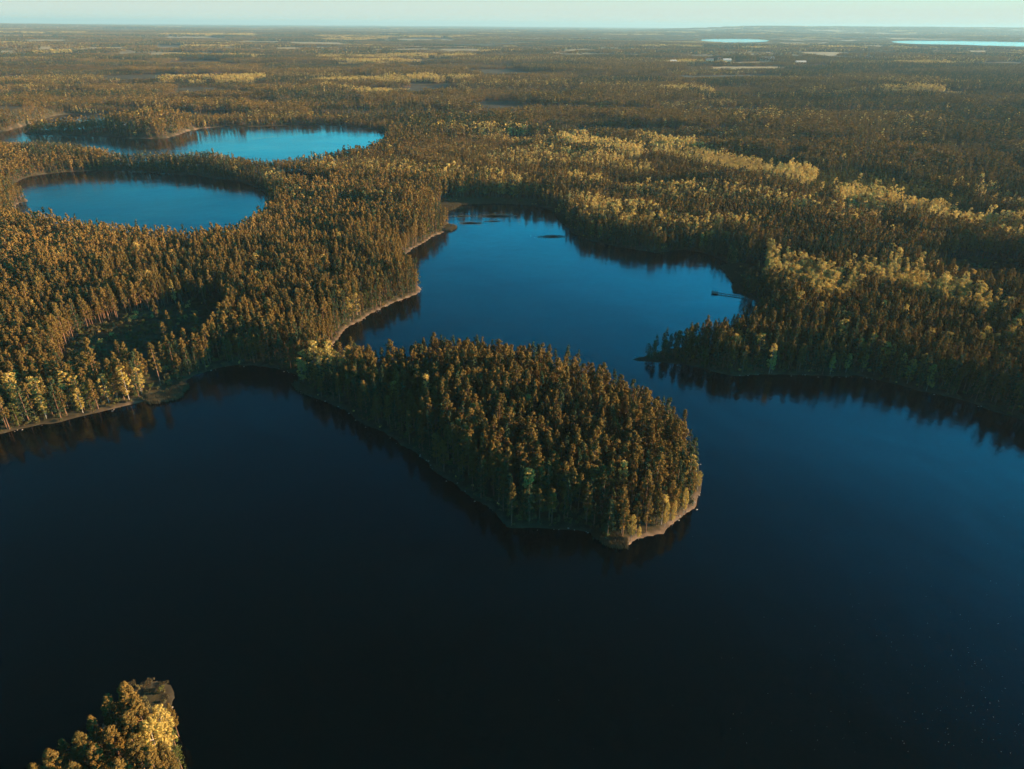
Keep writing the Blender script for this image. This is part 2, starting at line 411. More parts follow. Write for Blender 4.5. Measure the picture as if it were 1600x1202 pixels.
def clump_centres(kind, nc, r_):
    h = 18.0
    if kind == 'pine':      # rounded, egg-shaped crown on the upper part of the stem
        t = r_.uniform(0, 1, nc) ** .85
        rad_ = 1.72 * np.minimum(1, 1.3 * (1 - t) ** .5) * np.minimum(1, .55 + 2 * t)
        z = h * (.30 + .69 * t); rc = r_.uniform(.42, .78, nc) * (1.1 - .25 * t)
    elif kind == 'spruce':
        t = r_.uniform(0, 1, nc) ** 1.2
        rad_ = 2.3 * (1 - t) ** .8 + .12; z = h * (.12 + .9 * t); rc = .35 + .55 * (1 - t)
    elif kind == 'birch':
        t = r_.uniform(0, 1, nc)
        rad_ = 2.1 * np.sqrt(np.clip(1 - ((t - .45) / .58) ** 2, .03, 1)); z = h * (.22 + .76 * t); rc = r_.uniform(.5, .9, nc)
    elif kind == 'young':
        t = r_.uniform(0, 1, nc)
        rad_ = 2.1 * np.sqrt(np.clip(1 - ((t - .4) / .65) ** 2, .03, 1)); z = h * (.06 + .92 * t); rc = r_.uniform(.6, 1.0, nc)
    a = r_.uniform(0, 2 * math.pi, nc); q = np.sqrt(r_.uniform(.25, 1, nc))
    # uneven outline: some sides of a crown reach out, others are thin
    lob = 1 + .28 * np.sin(a * 2 + r_.uniform(0, 6)) * r_.uniform(.3, 1) + .15 * np.sin(a * 3 + z * .8 + r_.uniform(0, 6))
    lean = r_.normal(size=2) * .25
    rr = rad_ * q * lob
    return np.stack([rr * np.cos(a) + lean[0] * (z / h) ** 2, rr * np.sin(a) + lean[1] * (z / h) ** 2, z], 1), rc, lean

MATS = {'pine': (M_PINE, M_BARK), 'spruce': (M_SPRUCE, M_BARK), 'birch': (M_BIRCH, M_WBARK), 'young': (M_GREEN, M_BARK)}
LOD = {'top': (170, 40, .145), 'hi': (60, 20, .27), 'mid': (26, 10, .52), 'low': (13, 6, .95)}

def tree_geo(kind, lod, seed):
    r_ = np.random.default_rng(seed)
    nc, per, size = LOD[lod]
    cs, rc, lean = clump_centres(kind, nc, r_)
    if lod in ('mid', 'low'): rc = rc * 1.12
    if lod == 'top': rc = rc * .72
    cv, cf = leaf_cloud(cs, rc, per, size, r_)
    k = 7 if lod in ('top', 'hi') else 4
    zz = [0, 3, 7, 11, 15, 17.4]; r0_ = .20 if kind != 'birch' else .15
    pts = [(lean[0] * (z / 18) ** 2, lean[1] * (z / 18) ** 2, z - (.6 if z == 0 else 0)) for z in zz]
    tv, tf = tube(pts, [r0_ * 1.25, r0_, r0_ * .85, r0_ * .6, r0_ * .35, .03], k)
    if lod in ('top', 'hi'):            # limbs
        vs, fs = [tv], [tf]; off = len(tv)
        for i in range(14 if lod == 'top' else 8):
            c = cs[r_.integers(len(cs))]; z0 = max(1.0, c[2] - abs(c[0]) * .5 - abs(c[1]) * .5 - .4)
            base = (lean[0] * (z0 / 18) ** 2, lean[1] * (z0 / 18) ** 2, z0)
            a, b_ = tube([base, ((base[0] + c[0]) / 2, (base[1] + c[1]) / 2, (z0 + c[2]) / 2 + .1), tuple(c)], [.07, .05, .02], 4)
            vs.append(a); fs.append(b_ + off); off += len(a)
        if kind == 'pine':              # short dead twigs on the bare stem
            for i in range(7):
                z0 = r_.uniform(3, 8); a_ = r_.uniform(0, 6.28); l_ = r_.uniform(.5, 1.2)
                a, b_ = tube([(0, 0, z0), (l_ * math.cos(a_), l_ * math.sin(a_), z0 + .15)], [.03, .012], 3)
                vs.append(a); fs.append(b_ + off); off += len(a)
        tv, tf = np.concatenate(vs), np.concatenate(fs)
    return cv, cf, tv, tf

def tone_attr(me, vals):
    a = me.attributes.new("tone", 'FLOAT', 'POINT'); a.data.foreach_set("value", np.asarray(vals, np.float32))

protos = []          # meshes of the forest's instances
PROTO = {}
def add_proto(key, me):
    PROTO.setdefault(key, []).append(len(protos)); protos.append(me)

for kind in MATS:
    for lod, nv in (('hi', 6), ('mid', 6), ('low', 4)):
        for v in range(nv):
            cv, cf, tv, tf = tree_geo(kind, lod, hash((v, 3)) % 1000 + {'pine': 0, 'spruce': 100, 'birch': 200, 'young': 300}[kind] + len(lod) * 7 + v)
            vv = np.concatenate([cv, tv]); ff = np.concatenate([cf, tf + len(cv)])
            me = mesh_np("forest_" + kind, vv, ff, MATS[kind], [0] * len(cf) + [1] * len(tf))
            ta = np.zeros(len(vv)); ta[:len(cv)] = np.repeat(rng.uniform(0, .18, len(cf)), 4)
            tone_attr(me, ta)
            add_proto((kind, lod), me)

MIX_MATS = [M_PINE, M_SPRUCE, M_BIRCH, M_GREEN, M_BARK]
KI = {'pine': 0, 'spruce': 1, 'birch': 2, 'young': 3}
def patch_mesh(side, spacing, weights, hvar, clump, nclump, per, size, seed, trunks=True):
    r_ = np.random.default_rng(seed)
    n = int(side / spacing); vs, fs, mi, tn = [], [], [], []; off = 0
    for i in range(n):
        for j in range(n):
            x = (i + .5 + r_.uniform(-.45, .45)) * spacing - side / 2; y = (j + .5 + r_.uniform(-.45, .45)) * spacing - side / 2
            if r_.uniform() < .06: continue
            kind = r_.choice(list(KI), p=weights)
            cs, rc, _ = clump_centres(kind, nclump, r_)
            s = r_.uniform(1 - hvar, 1 + hvar); w = clump
            cs = cs * np.array([w, w, s]) + np.array([x, y, 0])
            v, f = leaf_cloud(cs, rc * w * 1.25, per, size, r_)
            vs.append(v); fs.append(f + off); off += len(v); mi += [KI[kind]] * len(f); tn.append(np.full(len(v), r_.uniform()))
            if trunks:
                v, f = tube([(x, y, 0), (x, y, 11 * s)], [.2 * w, .14 * w], 3)
                vs.append(v); fs.append(f + off); off += len(v); mi += [4] * len(f); tn.append(np.zeros(len(v)))
    me = mesh_np("forest_stand", np.concatenate(vs), np.concatenate(fs), MIX_MATS, mi); tone_attr(me, np.concatenate(tn))
    return me

STANDS = {'pinewood': [.87, .10, .02, .01], 'sprucewood': [.3, .66, .02, .02], 'mixed': [.60, .20, .14, .06], 'birchwood': [.12, .05, .78, .05], 'greenwood': [.15, .15, .12, .58]}
sd = 500
for st, wts in STANDS.items():
    for v in range(4):
        sd += 1; add_proto((st, 26), patch_mesh(30, 4.1, wts, .24, 1.0, 9, 6, .8, sd))
    for v in range(2):
        sd += 1; add_proto((st, 60), patch_mesh(68, 7.5, wts, .28, 1.9, 6, 4, 1.9, sd, False))
        sd += 1; add_proto((st, 200), patch_mesh(220, 20, wts, .25, 4.6, 5, 4, 4.2, sd, False))

# what grows where -----------------------------------------------------------
# streaks of pale broadleaf trees seen in the photo: (x1, y1, x2, y2, half height, share)
STREAKS = [(1210,392,1300,432,22,.75),(1340,410,1420,405,12,.5),(1400,415,1545,462,17,.85),(1160,512,1235,535,9,.7),(1320,520,1490,560,12,.7),(1490,320,1600,345,16,.85),
    (1040,218,1250,265,12,.75),(1340,300,1480,318,15,.75),(880,208,990,228,9,.7),(900,300,1100,345,11,.55),(1095,340,1180,335,8,.5),(930,325,980,335,14,.5),
    (150,590,235,555,26,.15),(0,590,100,590,18,.25),(205,610,235,590,8,.7),(780,235,900,240,10,.4),(620,255,800,275,9,.4),(1560,520,1600,500,14,.4),(500,245,640,250,9,.35),
    (700,190,860,205,8,.35),(850,225,1000,250,10,.45),(1000,285,1200,300,9,.35),(1540,285,1600,300,8,.4), (470,545,520,540,10,.7),(900,270,1040,280,7,.5),
    (1180,300,1330,330,9,.35),(1230,470,1330,480,8,.2),(1090,62,1600,80,3,.2),(120,160,175,168,5,.5),(1000,210,1080,212,6,.5),(430,262,470,300,10,.3)]
GREENS = [(1180,240,1340,290,20,.8),(1330,262,1500,300,13,.7),(1130,355,1170,390,14,.5),(940,215,1020,225,6,.4),(0,620,130,625,20,.35),(460,590,560,640,15,.25)]
DARKS = [(1110,400,1200,400,14,.6),(850,185,1150,200,8,.6),(500,168,760,176,7,.4),(210,230,400,262,20,.5),(60,215,200,200,18,.6),(1230,372,1500,395,12,.5)]
def streak(px, py, L_):
    m_ = np.zeros(np.shape(px))
    for x1, y1, x2, y2, ry, pr in L_:
        t = np.clip(((px - x1) * (x2 - x1)) / ((x2 - x1) ** 2 + 1e-6), 0, 1)
        dx = (px - x1 - t * (x2 - x1)) / (ry * 2.2); dy = (py - y1 - t * (y2 - y1)) / ry
        m_ = np.maximum(m_, min(.95, pr * 1.3) * sstep(1.2, .7, np.hypot(dx, dy)))
    return m_

def stand(x, y, size, s):
    """cell of a jittered grid: irregular stands of timber. returns 3 random numbers per point"""
    u = x * .94 + y * .34; v = -x * .34 + y * .94
    u = u / size + (vnoise(x / size * 1.7, y / size * 1.7, s + 9) - .5) * .8; v = v / size * 1.5 + (vnoise(x / size * 1.7, y / size * 1.7, s + 19) - .5) * .8
    cu, cv = np.floor(u), np.floor(v)
    return hash2(cu, cv, s), hash2(cu, cv, s + 1), hash2(cu, cv, s + 2)

LOWS = [(980,177,1500,179,6,1),(830,207,1150,209,6,1),(500,183,760,185,6,1),(1480,196,1600,200,5,1),(0,108,300,110,3.5,1),(350,103,800,105,3,1),(900,123,1300,126,4,1),(1100,152,1600,150,4.5,1),
    (100,134,480,137,4,1),(560,143,900,146,4.5,1),(0,86,500,88,2.5,1),(650,86,1000,88,2.5,1),(1250,84,1600,86,2.5,1),(250,160,420,162,5,1),(1330,345,1560,352,9,1),(960,300,1120,302,7,.8)]
def far_water(x, y):
    fl = np.full(np.shape(x), 1500.0)
    for q in (3, 4, 5): fl = np.minimum(fl, poly_sdf(LAKES[q][1], x, y, 1500.0))
    return fl
def choose(x, y, z, r):
    qx, qy = project(x, y, z); lw = streak(qx, qy, LOWS)
    px, py = project(x, y, z + 14)
    b_, g_, d_ = streak(px, py, STREAKS), streak(px, py, GREENS), streak(px, py, DARKS)
    a1, a2, a3 = stand(x, y, np.where(r > 5000, 620.0, np.where(r > 1800, 260.0, 150.0)), 5)
    far = sstep(330, 700, r)
    hs = 1 - far * np.where(a1 > .75, .5, np.where(a1 > .5, .25, 0)) + far * .14 * (a3 - .5)
    hs = hs * (1 - .68 * lw) * (.35 + .65 * sstep(300, 1400, far_water(x, y)))
    return b_, g_, d_, a1, a2, a3, hs

pts, var, rot, scl, tns = [], [], [], [], []
def push(x, y, z, v, r_, s):
    q_ = np.hypot(x, y); s1, s2, s3 = stand(x, y, np.where(q_ > 5000, 620.0, np.where(q_ > 1800, 260.0, 150.0)), 5)
    tns.append(s3 * sstep(250, 600, q_)); pts.append(np.stack([x, y, z], 1)); var.append(v); rot.append(r_); scl.append(s)

# --- singles: candidate spots on a jittered grid
def singles_in(x, y, d):
    """kinds, heights for single trees"""
    z = height(x, y, d); r = np.hypot(x, y)
    b_, g_, d_, a1, a2, a3, hs = choose(x, y, z, r)
    u = rng.uniform(size=len(x))
    base_b = .012 + .05 * sstep(.6, .75, fbm(x / 45, y / 45, 60)) * sstep(300, 500, r)
    pb = np.maximum(b_ * np.where((d < 14) & (x > 0), .35, 1), base_b); pg = np.maximum(g_, .02); pd = np.maximum(d_, .10 + .25 * (a2 > .75) * sstep(400, 700, r))
    pg = np.maximum(pg, .04 * (d < 8)); pd = np.maximum(pd, .32 * (d < 10)); pb = np.where((d < 6) & (b_ < .05), .02, pb)
    k = np.where(u < pb, 2, np.where(u < pb + pg, 3, np.where(u < pb + pg + pd, 1, 0)))
    sc_ = .75 * np.clip(rng.normal(1, .13, len(x)), .6, 1.3) * hs * (.86 + .28 * vnoise(x / 18, y / 18, 31))
    hp_, hq_ = project(x, y, 0)
    sc_ *= np.where((hp_ > 960) & (hp_ < 1090) & (hq_ > 530) & (hq_ < 575), .62 + .3 * sstep(990, 1090, hp_), 1)
    sc_ *= np.where(k == 1, 1.04, np.where(k == 3, .72, np.where(k == 2, .93, 1)))
    sc_ *= np.where(d < 6, .86, 1)
    return z, r, k, np.clip(sc_, .35, 1.25)

SP = 2.75
U, V = np.meshgrid(np.arange(-1100, 1100, SP), np.arange(60, 1000, SP))
U = U.ravel() + rng.uniform(-.42, .42, U.size) * SP; V = V.ravel() + rng.uniform(-.42, .42, V.size) * SP
rr = np.hypot(U, V); az = np.degrees(np.arctan2(U, V))
k_ = (rr < 870) & (rr > 60) & (np.abs(az) < 49)
U, V = U[k_], V[k_]
D = land_dist(U, V)
k_ = D > .9 + 1.3 * vnoise(U / 6, V / 6, 4)
U, V, D = U[k_], V[k_], D[k_]
C = clear_dist(U, V); PX, PY = project(U, V, 0)
beach_ = (PX > 515) & (PX < 662) & (PY > 452) & (PY < 545) | (PX > 955) & (PX < 1105) & (PY > 765) | (PX < 262) & (PY > 600)
k_ = ((C > 0) | (D < 13)) & ~(beach_ & (D < 1.1)) & ~((PX > 1128) & (PX < 1195) & (PY > 415) & (PY < 455)) & ~((PX > 680) & (PX < 1000) & (PY > 300) & (PY < 322) & (D < 7) & (PX < 860))
k_ &= ~((V < 130) & (U < 0)) & ~((PX > 225) & (PX < 285) & (PY > 590) & (D < 12))
k_ &= rng.uniform(size=len(U)) > .07
gap = fbm(U / 38, V / 38, 91, 2)       # small openings, not on the peninsula
k_ &= ~((gap > .80) & (np.hypot(U, V) > 380) & (D > 25))
U, V, D = U[k_], V[k_], D[k_]
Z, RR, KK, SS = singles_in(U, V, D)
print("singles", len(U))

KN = ['pine', 'spruce', 'birch', 'young']
# --- which of them are individuals: those that show largest
PX, PY = project(U, V, Z); TPX, TPY = project(U, V, Z + 18 * SS)
infr = (TPX > 3) & (TPX < 1597) & (TPY > 0) & (PY < 1230)
score = SS / RR * np.where(D < 7, 1.25, 1.0) * np.where(KK == 2, 1.3, 1)
# trees of the peninsula's back slope facing away are mostly hidden behind others
score = np.where(infr, score, 0)
order = np.argsort(-score)
chosen = {'pine': [], 'birch': [], 'spruce': [], 'young': []}
LIM = {'pine': 235, 'spruce': 45, 'birch': 42, 'young': 16}
for i in order[:6000]:
    kd = KN[KK[i]]
    if len(chosen[kd]) < LIM[kd] and score[i] > 0: chosen[kd].append(i)
chosen_all = set(i for l in chosen.values() for i in l)
mask = np.ones(len(U), bool); mask[list(chosen_all)] = False

def lodname(r): return np.where(r < 430, 0, np.where(r < 700, 1, 2))
def push_singles(x, y, z, k, s, r):
    lo = lodname(r); v = np.zeros(len(x), int); w = rng.integers(0, 1 << 20, len(x))
    for ki, kn in enumerate(KN):
        for li, ln in enumerate(('hi', 'mid', 'low')):
            sel = (k == ki) & (lo == li); ids = np.array(PROTO[(kn, ln)]); v[sel] = ids[w[sel] % len(ids)]
    wd = s ** .6 * rng.uniform(.68, 1.1, len(x))
    push(x, y, z - .1, v, rng.uniform(0, 6.283, len(x)), np.stack([wd, wd * rng.uniform(.9, 1.1, len(x)), s], 1))
push_singles(U[mask], V[mask], Z[mask], KK[mask], SS[mask], RR[mask])

# --- stands farther off, from whole patches of trees; near lakes single trees again
def ring(cell, r1, r2, key):
    n = int(r2 / cell) + 1
    a, b_ = np.meshgrid(np.arange(-n, n + 1) * cell, np.arange(-n, n + 1) * cell)
    a = a.ravel(); b_ = b_.ravel(); x = a * .92 - b_ * .39; y = a * .39 + b_ * .92
    x = x + rng.uniform(-.15, .15, x.size) * cell; y = y + rng.uniform(-.15, .15, x.size) * cell
    r = np.hypot(x, y); az = np.degrees(np.arctan2(x, y))
    k = (r > r1) & (r < r2) & (np.abs(az) < (46 if r1 > 1000 else 48)); x, y, r = x[k], y[k], r[k]
    d = land_dist(x, y)
    f = np.full(len(x), 300.0)
    for c in FIELDS: f = np.minimum(f, poly_sdf(c, x, y))
    cl = clear_dist(x, y)
    edge = (d < cell * .8) & (d > -cell) | (np.abs(cl) < cell * .8)
    if key > 26: edge = (d < cell * .65) & (d > -cell * .6) & (r < 9000)
    ok = (d > cell * .8 if key == 26 else d > cell * .6) & (f > cell * .3) & (cl > 0) & ~edge
    z = height(x, y, d)
    b2, g_, d_, a1, a2, a3, hs = choose(x, y, z, r)
    u = rng.uniform(size=len(x))
    st = np.full(len(x), 0)                               # pinewood
    st[(a2 > .45)] = 2; st[(a2 > .64)] = 1; st[(a2 > .93) & (u < .8)] = 3
    st[u < b2 * 1.1] = 3; st[(u < g_) & (g_ > .1)] = 4; st[(u > 1 - d_)] = 1
    openfield = sstep(.535, .59, fbm(x / 700, y / 420, 77)) * sstep(2600, 3600, r)
    ok &= ~((a1 > .9) & (a3 > .2) & (r > 1100)) & (u > openfield * .85)
    names = ['pinewood', 'sprucewood', 'mixed', 'birchwood', 'greenwood']
    v = np.zeros(len(x), int); w = rng.integers(0, 1 << 20, len(x))
    for si, sn in enumerate(names):
        ids = np.array(PROTO[(sn, key)]); s_ = st == si; v[s_] = ids[w[s_] % len(ids)]
    wd = rng.uniform(.96, 1.1, len(x))
    push(x[ok], y[ok], z[ok] - .3, v[ok], rng.uniform(0, 6.283, ok.sum()), np.stack([wd, wd, hs * .80 * rng.uniform(.93, 1.07, len(x))], 1)[ok])
    e = edge & (f > 0)
    m_ = int(round((cell / 3.3) ** 2)) if key == 26 else int((cell / 6.0) ** 2)
    ex = np.repeat(x[e], m_) + rng.uniform(-.5, .5, e.sum() * m_) * cell; ey = np.repeat(y[e], m_) + rng.uniform(-.5, .5, e.sum() * m_) * cell
    if len(ex):
        dd = land_dist(ex, ey); cc = clear_dist(ex, ey); k = (dd > 2.5) & (cc > 0); ex, ey, dd = ex[k], ey[k], dd[k]
        z_, r_, kk, ss = singles_in(ex, ey, dd)
        if key > 26: ss = ss * 1.0
        push_singles(ex, ey, z_, kk, ss, np.maximum(r_, 701))
    print("ring", key, ok.sum(), len(ex))
ring(26.0, 858, 3200, 26)
ring(60.0, 3190, 11500, 60)
ring(200.0, 11450, 33500, 200)

pts = np.concatenate(pts); var = np.concatenate(var); rot = np.concatenate(rot); scl = np.concatenate(scl)
print("instances", len(pts))
fme = bpy.data.meshes.new("forest")
fme.vertices.add(len(pts)); fme.vertices.foreach_set("co", pts.astype(np.float32).ravel())
a = fme.attributes.new("variant", 'INT', 'POINT'); a.data.foreach_set("value", var.astype(np.int32))
a = fme.attributes.new("stand", 'FLOAT', 'POINT'); a.data.foreach_set("value", np.concatenate(tns).astype(np.float32))
a = fme.attributes.new("turn", 'FLOAT_VECTOR', 'POINT'); tv_ = np.zeros((len(pts), 3), np.float32); tv_[:, 2] = rot; a.data.foreach_set("vector", tv_.ravel())
a = fme.attributes.new("size", 'FLOAT_VECTOR', 'POINT'); a.data.foreach_set("vector", scl.astype(np.float32).ravel())
forest = link(bpy.data.objects.new("forest", fme))
tag(forest, "endless pine forest with pale birch streaks reaching to the horizon", "forest", kind="stuff")

def scatter_group(name, meshes):
    coll = bpy.data.collections.new(name + "_kinds")
    for i, me in enumerate(meshes):
        coll.objects.link(bpy.data.objects.new("%s_kind_%03d" % (name, i), me))
    ng = bpy.data.node_groups.new(name + "_scatter", 'GeometryNodeTree')
    ng.interface.new_socket("Geometry", in_out='INPUT', socket_type='NodeSocketGeometry')
    ng.interface.new_socket("Geometry", in_out='OUTPUT', socket_type='NodeSocketGeometry')
    N = ng.nodes.new
    gi, go = N('NodeGroupInput'), N('NodeGroupOutput')
    ci = N('GeometryNodeCollectionInfo'); ci.inputs['Collection'].default_value = coll
    ci.inputs['Separate Children'].default_value = True; ci.inputs['Reset Children'].default_value = True
    ip = N('GeometryNodeInstanceOnPoints'); ip.inputs['Pick Instance'].default_value = True
    def na(nm, tp):
        n = N('GeometryNodeInputNamedAttribute'); n.data_type = tp; n.inputs['Name'].default_value = nm; return n.outputs['Attribute']
    ln = ng.links.new
    ln(gi.outputs[0], ip.inputs['Points']); ln(ci.outputs[0], ip.inputs['Instance'])
    ln(na("variant", 'INT'), ip.inputs['Instance Index'])
    e2r = N('FunctionNodeEulerToRotation'); ln(na("turn", 'FLOAT_VECTOR'), e2r.inputs[0]); ln(e2r.outputs[0], ip.inputs['Rotation'])
    ln(na("size", 'FLOAT_VECTOR'), ip.inputs['Scale']); ln(ip.outputs[0], go.inputs[0])
    return ng
md = forest.modifiers.new("scatter", 'NODES'); md.node_group = scatter_group("forest", protos)

# ------------------------------------------------------------------ individual trees
def tree_meshes(kind, lod, seed):
    cv, cf, tv, tf = tree_geo(kind, lod, seed)
    cm = mesh_np("crown", cv, cf, [MATS[kind][0]]); tone_attr(cm, np.repeat(rng.uniform(0, .2, len(cf)), 4))
    tm = mesh_np("trunk", tv, tf, [MATS[kind][1]])
    return cm, tm
TM = {}
for kind in MATS:
    TM[kind] = [tree_meshes(kind, 'hi', 900 + 13 * v + len(kind)) for v in range(8 if kind == 'pine' else 4)]
TM['pine_close'] = [tree_meshes('pine', 'top', 1200 + v) for v in range(5)]
TM['birch_close'] = [tree_meshes('birch', 'top', 1300 + v) for v in range(4)]
OBJNAME = {'pine': 'pine_tree', 'spruce': 'spruce_tree', 'birch': 'birch_tree', 'young': 'leafy_tree'}
CAT = {'pine': 'pine tree', 'spruce': 'spruce tree', 'birch': 'birch tree', 'young': 'broadleaf tree'}
def plant(kind, x, y, z, s, label, group=None, close=False, wide=1.0, lean=(0, 0)):
    lst = TM[kind + '_close'] if close and kind != 'young' else TM[kind]
    cm, tm = lst[random.randrange(len(lst))]
    e = bpy.data.objects.new(OBJNAME[kind], None); e.empty_display_size = .5; link(e)
    w = s ** .6 * wide
    e.location = (x, y, z - .1); e.rotation_euler = (lean[0], lean[1], random.uniform(0, 6.283)); e.scale = (w, w, s)
    tag(e, label, CAT[kind], group)
    link(bpy.data.objects.new("trunk", tm), e); link(bpy.data.objects.new("crown", cm), e)
    return e

ORD = "first second third fourth fifth sixth seventh eighth ninth tenth eleventh twelfth thirteenth fourteenth fifteenth sixteenth seventeenth eighteenth nineteenth".split()
TENS = {2: "twenty", 3: "thirty", 4: "forty", 5: "fifty", 6: "sixty", 7: "seventy", 8: "eighty", 9: "ninety"}
def ordinal(n):
    if n < 20: return ORD[n - 1]
    t, u_ = divmod(n, 10)
    return (TENS[t][:-1] + "ieth") if u_ == 0 else TENS[t] + "-" + ORD[u_ - 1]

LOOK = {'pine': 'pine', 'spruce': 'dark spruce', 'birch': 'pale birch', 'young': 'low green broadleaf tree'}
buckets = {}
WID = rng.uniform(.75, 1.25, len(U))
def MIDY(x): return np.interp(x, [460, 640, 800, 950, 1100], [595, 640, 700, 735, 750])
for kind, l in chosen.items():
    for i in l:
        px, py, d = PX[i], PY[i], D[i]
        pen = (460 < px < 1110) and py > 560 and U[i] > -90
        if pen and d < 6.2 and py > 600:
            z_ = 'tip' if px > 965 else ('end' if px > 800 else 'flank')
            if px > 1060 and py < 760: z_ = 'tip'
        elif pen:
            z_ = 'inner_' + ('neck' if px < 620 else 'mid' if px < 800 else 'broad' if px < 950 else 'east')
        elif px < 470:
            z_ = 'left_shore' if d < 7 else 'left_wood'
        else:
            z_ = 'right_shore' if d < 7 else 'right_wood'
        buckets.setdefault((z_, kind), []).append(i)
SEQ = {'tip': ("on the peninsula's sunlit tip shore", "counted from the spit", "trees on the sunlit tip shore"),
       'end': ("on the peninsula's shaded blunt end", "counted from the flank", "trees on the blunt end shore"),
       'flank': ("on the peninsula's long shore", "counted from the neck", "trees along the long shaded shore"),
       'left_shore': ("on the dark bay's wooded shore", "counted from the frame's edge", "trees on the dark bay's shore"),
       'right_shore': ("on the shore beyond the strait", "counted from its point", "trees on the far curved shore")}
ZONE = {'inner_neck': ("among the close trees near the peninsula's narrow neck", "trees near the peninsula's neck"),
        'inner_mid': ("within the peninsula's wood between neck and broad middle", "trees in the peninsula's waist"),
        'inner_broad': ("within the broad middle of the peninsula's wood", "trees in the peninsula's broad middle"),
        'inner_east': ("within the sunlit wood behind the peninsula's tip", "trees behind the peninsula's tip"),
        'left_wood': ("in the big wood behind the dark bay's shore", "trees behind the dark bay"),
        'right_wood': ("in the wood behind the far curved shore", "trees behind the far curved shore")}
for (z_, kind), l in sorted(buckets.items()):
    l.sort(key=lambda i: -PX[i] if False else PX[i])
    for n, i in enumerate(l, 1):
        if z_ in SEQ:
            lab = "%s %s %s, %s" % (ordinal(n), {'young': 'broadleaf tree', 'birch': 'pale birch'}.get(kind, LOOK[kind]), SEQ[z_][0], SEQ[z_][1]); grp = SEQ[z_][2].replace("trees", CAT[kind] + "s")
        else:
            hw = 'short' if SS[i] < .69 else ('tall' if SS[i] > .8 else 'middling')
            lab = "%s %s %s" % (hw, LOOK[kind], ZONE[z_][0]); grp = hw + " " + ZONE[z_][1].replace("trees", CAT[kind] + "s")
            wide_ = WID[i]; wl = 'slender ' if wide_ < .9 else ('broad ' if wide_ > 1.07 else '')
            if z_.startswith('inner'):
                row = 'near its shaded flank' if D[i] < 14 and PY[i] > MIDY(PX[i]) else ('near its hidden back shore' if D[i] < 14 else 'on its crest')
                where = {'inner_neck': "peninsula's neck", 'inner_mid': "peninsula's waist", 'inner_broad': "peninsula's broad middle", 'inner_east': "wood behind the peninsula's tip"}[z_]
                lab = "%s %s%s in the %s, %s" % (hw, wl, {'young': 'green broadleaf'}.get(kind, LOOK[kind]), where, row)
            else: lab = "%s %s%s %s" % (hw, wl, LOOK[kind], ZONE[z_][0])
            grp = lab.split(",")[0].replace(LOOK[kind], CAT[kind] + "s") + ("," + lab.split(",")[1] if "," in lab else "")
            plant(kind, U[i], V[i], Z[i], SS[i], lab, grp, wide=wide_); continue
        plant(kind, U[i], V[i], Z[i], SS[i], lab, grp, wide=WID[i])

# the islet's trees in the near corner, placed under their tops
def under(px, py, h): return ground(px, py, h + .6)
ISLE = [('pine', 190, 1068, 18.5, 1.15, "tallest sunlit pine at the peak of the islet's clump in the near corner"),
        ('pine', 160, 1084, 17.0, .9, "slim pine just beside the tallest one on the near islet"),
        ('pine', 212, 1090, 16.5, 1.0, "rounded pine on the lit side of the islet's tallest tree"),
        ('birch', 244, 1102, 13.0, .8, "small cream-coloured birch above the islet's dark reed patch"),
        ('pine', 138, 1118, 15.5, .75, "thin shaded pine below the slim one on the near islet"),
        ('pine', 118, 1143, 17.0, .95, "separate sunlit pine standing out on the islet's dark flank"),
        ('pine', 93, 1154, 13.5, .7, "small dim pine on the islet's dark flank"),
        ('pine', 72, 1171, 16.5, .95, "bushy sunlit pine low on the islet's dark flank"),
        ('pine', 52, 1192, 15.5, .85, "last pine at the picture's bottom on the islet's dark flank"),
        ('birch', 228, 1125, 14.5, 1.05, "broad golden birch in the lit heart of the islet's clump"),
        ('pine', 195, 1112, 16.5, 1.1, "full-crowned pine right in front of the islet's tallest tree"),
        ('pine', 168, 1135, 16.0, 1.05, "ruddy pine in the middle of the islet's clump"),
        ('pine', 206, 1150, 16.5, 1.1, "dense golden pine low in the islet's clump"),
        ('pine', 250, 1158, 14.0, .9, "orange-lit pine at the islet's sunny waterside edge"),
        ('pine', 232, 1176, 15.5, 1.1, "wide pine at the picture's bottom near the sunny edge"),
        ('pine', 142, 1168, 15.5, 1.0, "olive pine low in the shaded half of the islet"),
        ('pine', 180, 1186, 16.0, 1.1, "pine cut by the picture's bottom under the islet's peak"),
        ('pine', 108, 1190, 15.0, .9, "dark pine at the picture's bottom on the islet"),
        ('pine', 264, 1196, 13.0, .8, "lowest orange-lit pine on the islet's sunny edge"),
        ('young', 262, 1128, 8.0, .6, "thin bush leaning out below the reed patch on the islet"), ('young', 272, 1165, 7.0, .6, "low reddish bush halfway down the islet's sunny edge"),
        ('pine', 262, 1098, 9.0, .5, "sparse small pine beside the islet's reed patch")]
for kd, px, py, h, w, lab in ISLE:
    x, y = under(px, py, h)
    plant(kd, x, y, .5, h / 18, lab, "trees on the near islet", close=True, wide=w * 1.15)
for k in range(14):      # more of the same wood just under the frame
    px = random.uniform(30, 300); py = random.uniform(1215, 1330); x, y = under(px, py, 15)
    plant('pine', x, y, .5, random.uniform(.75, .95), "pine on the part of the near islet below the frame", "pines under the frame on the islet")

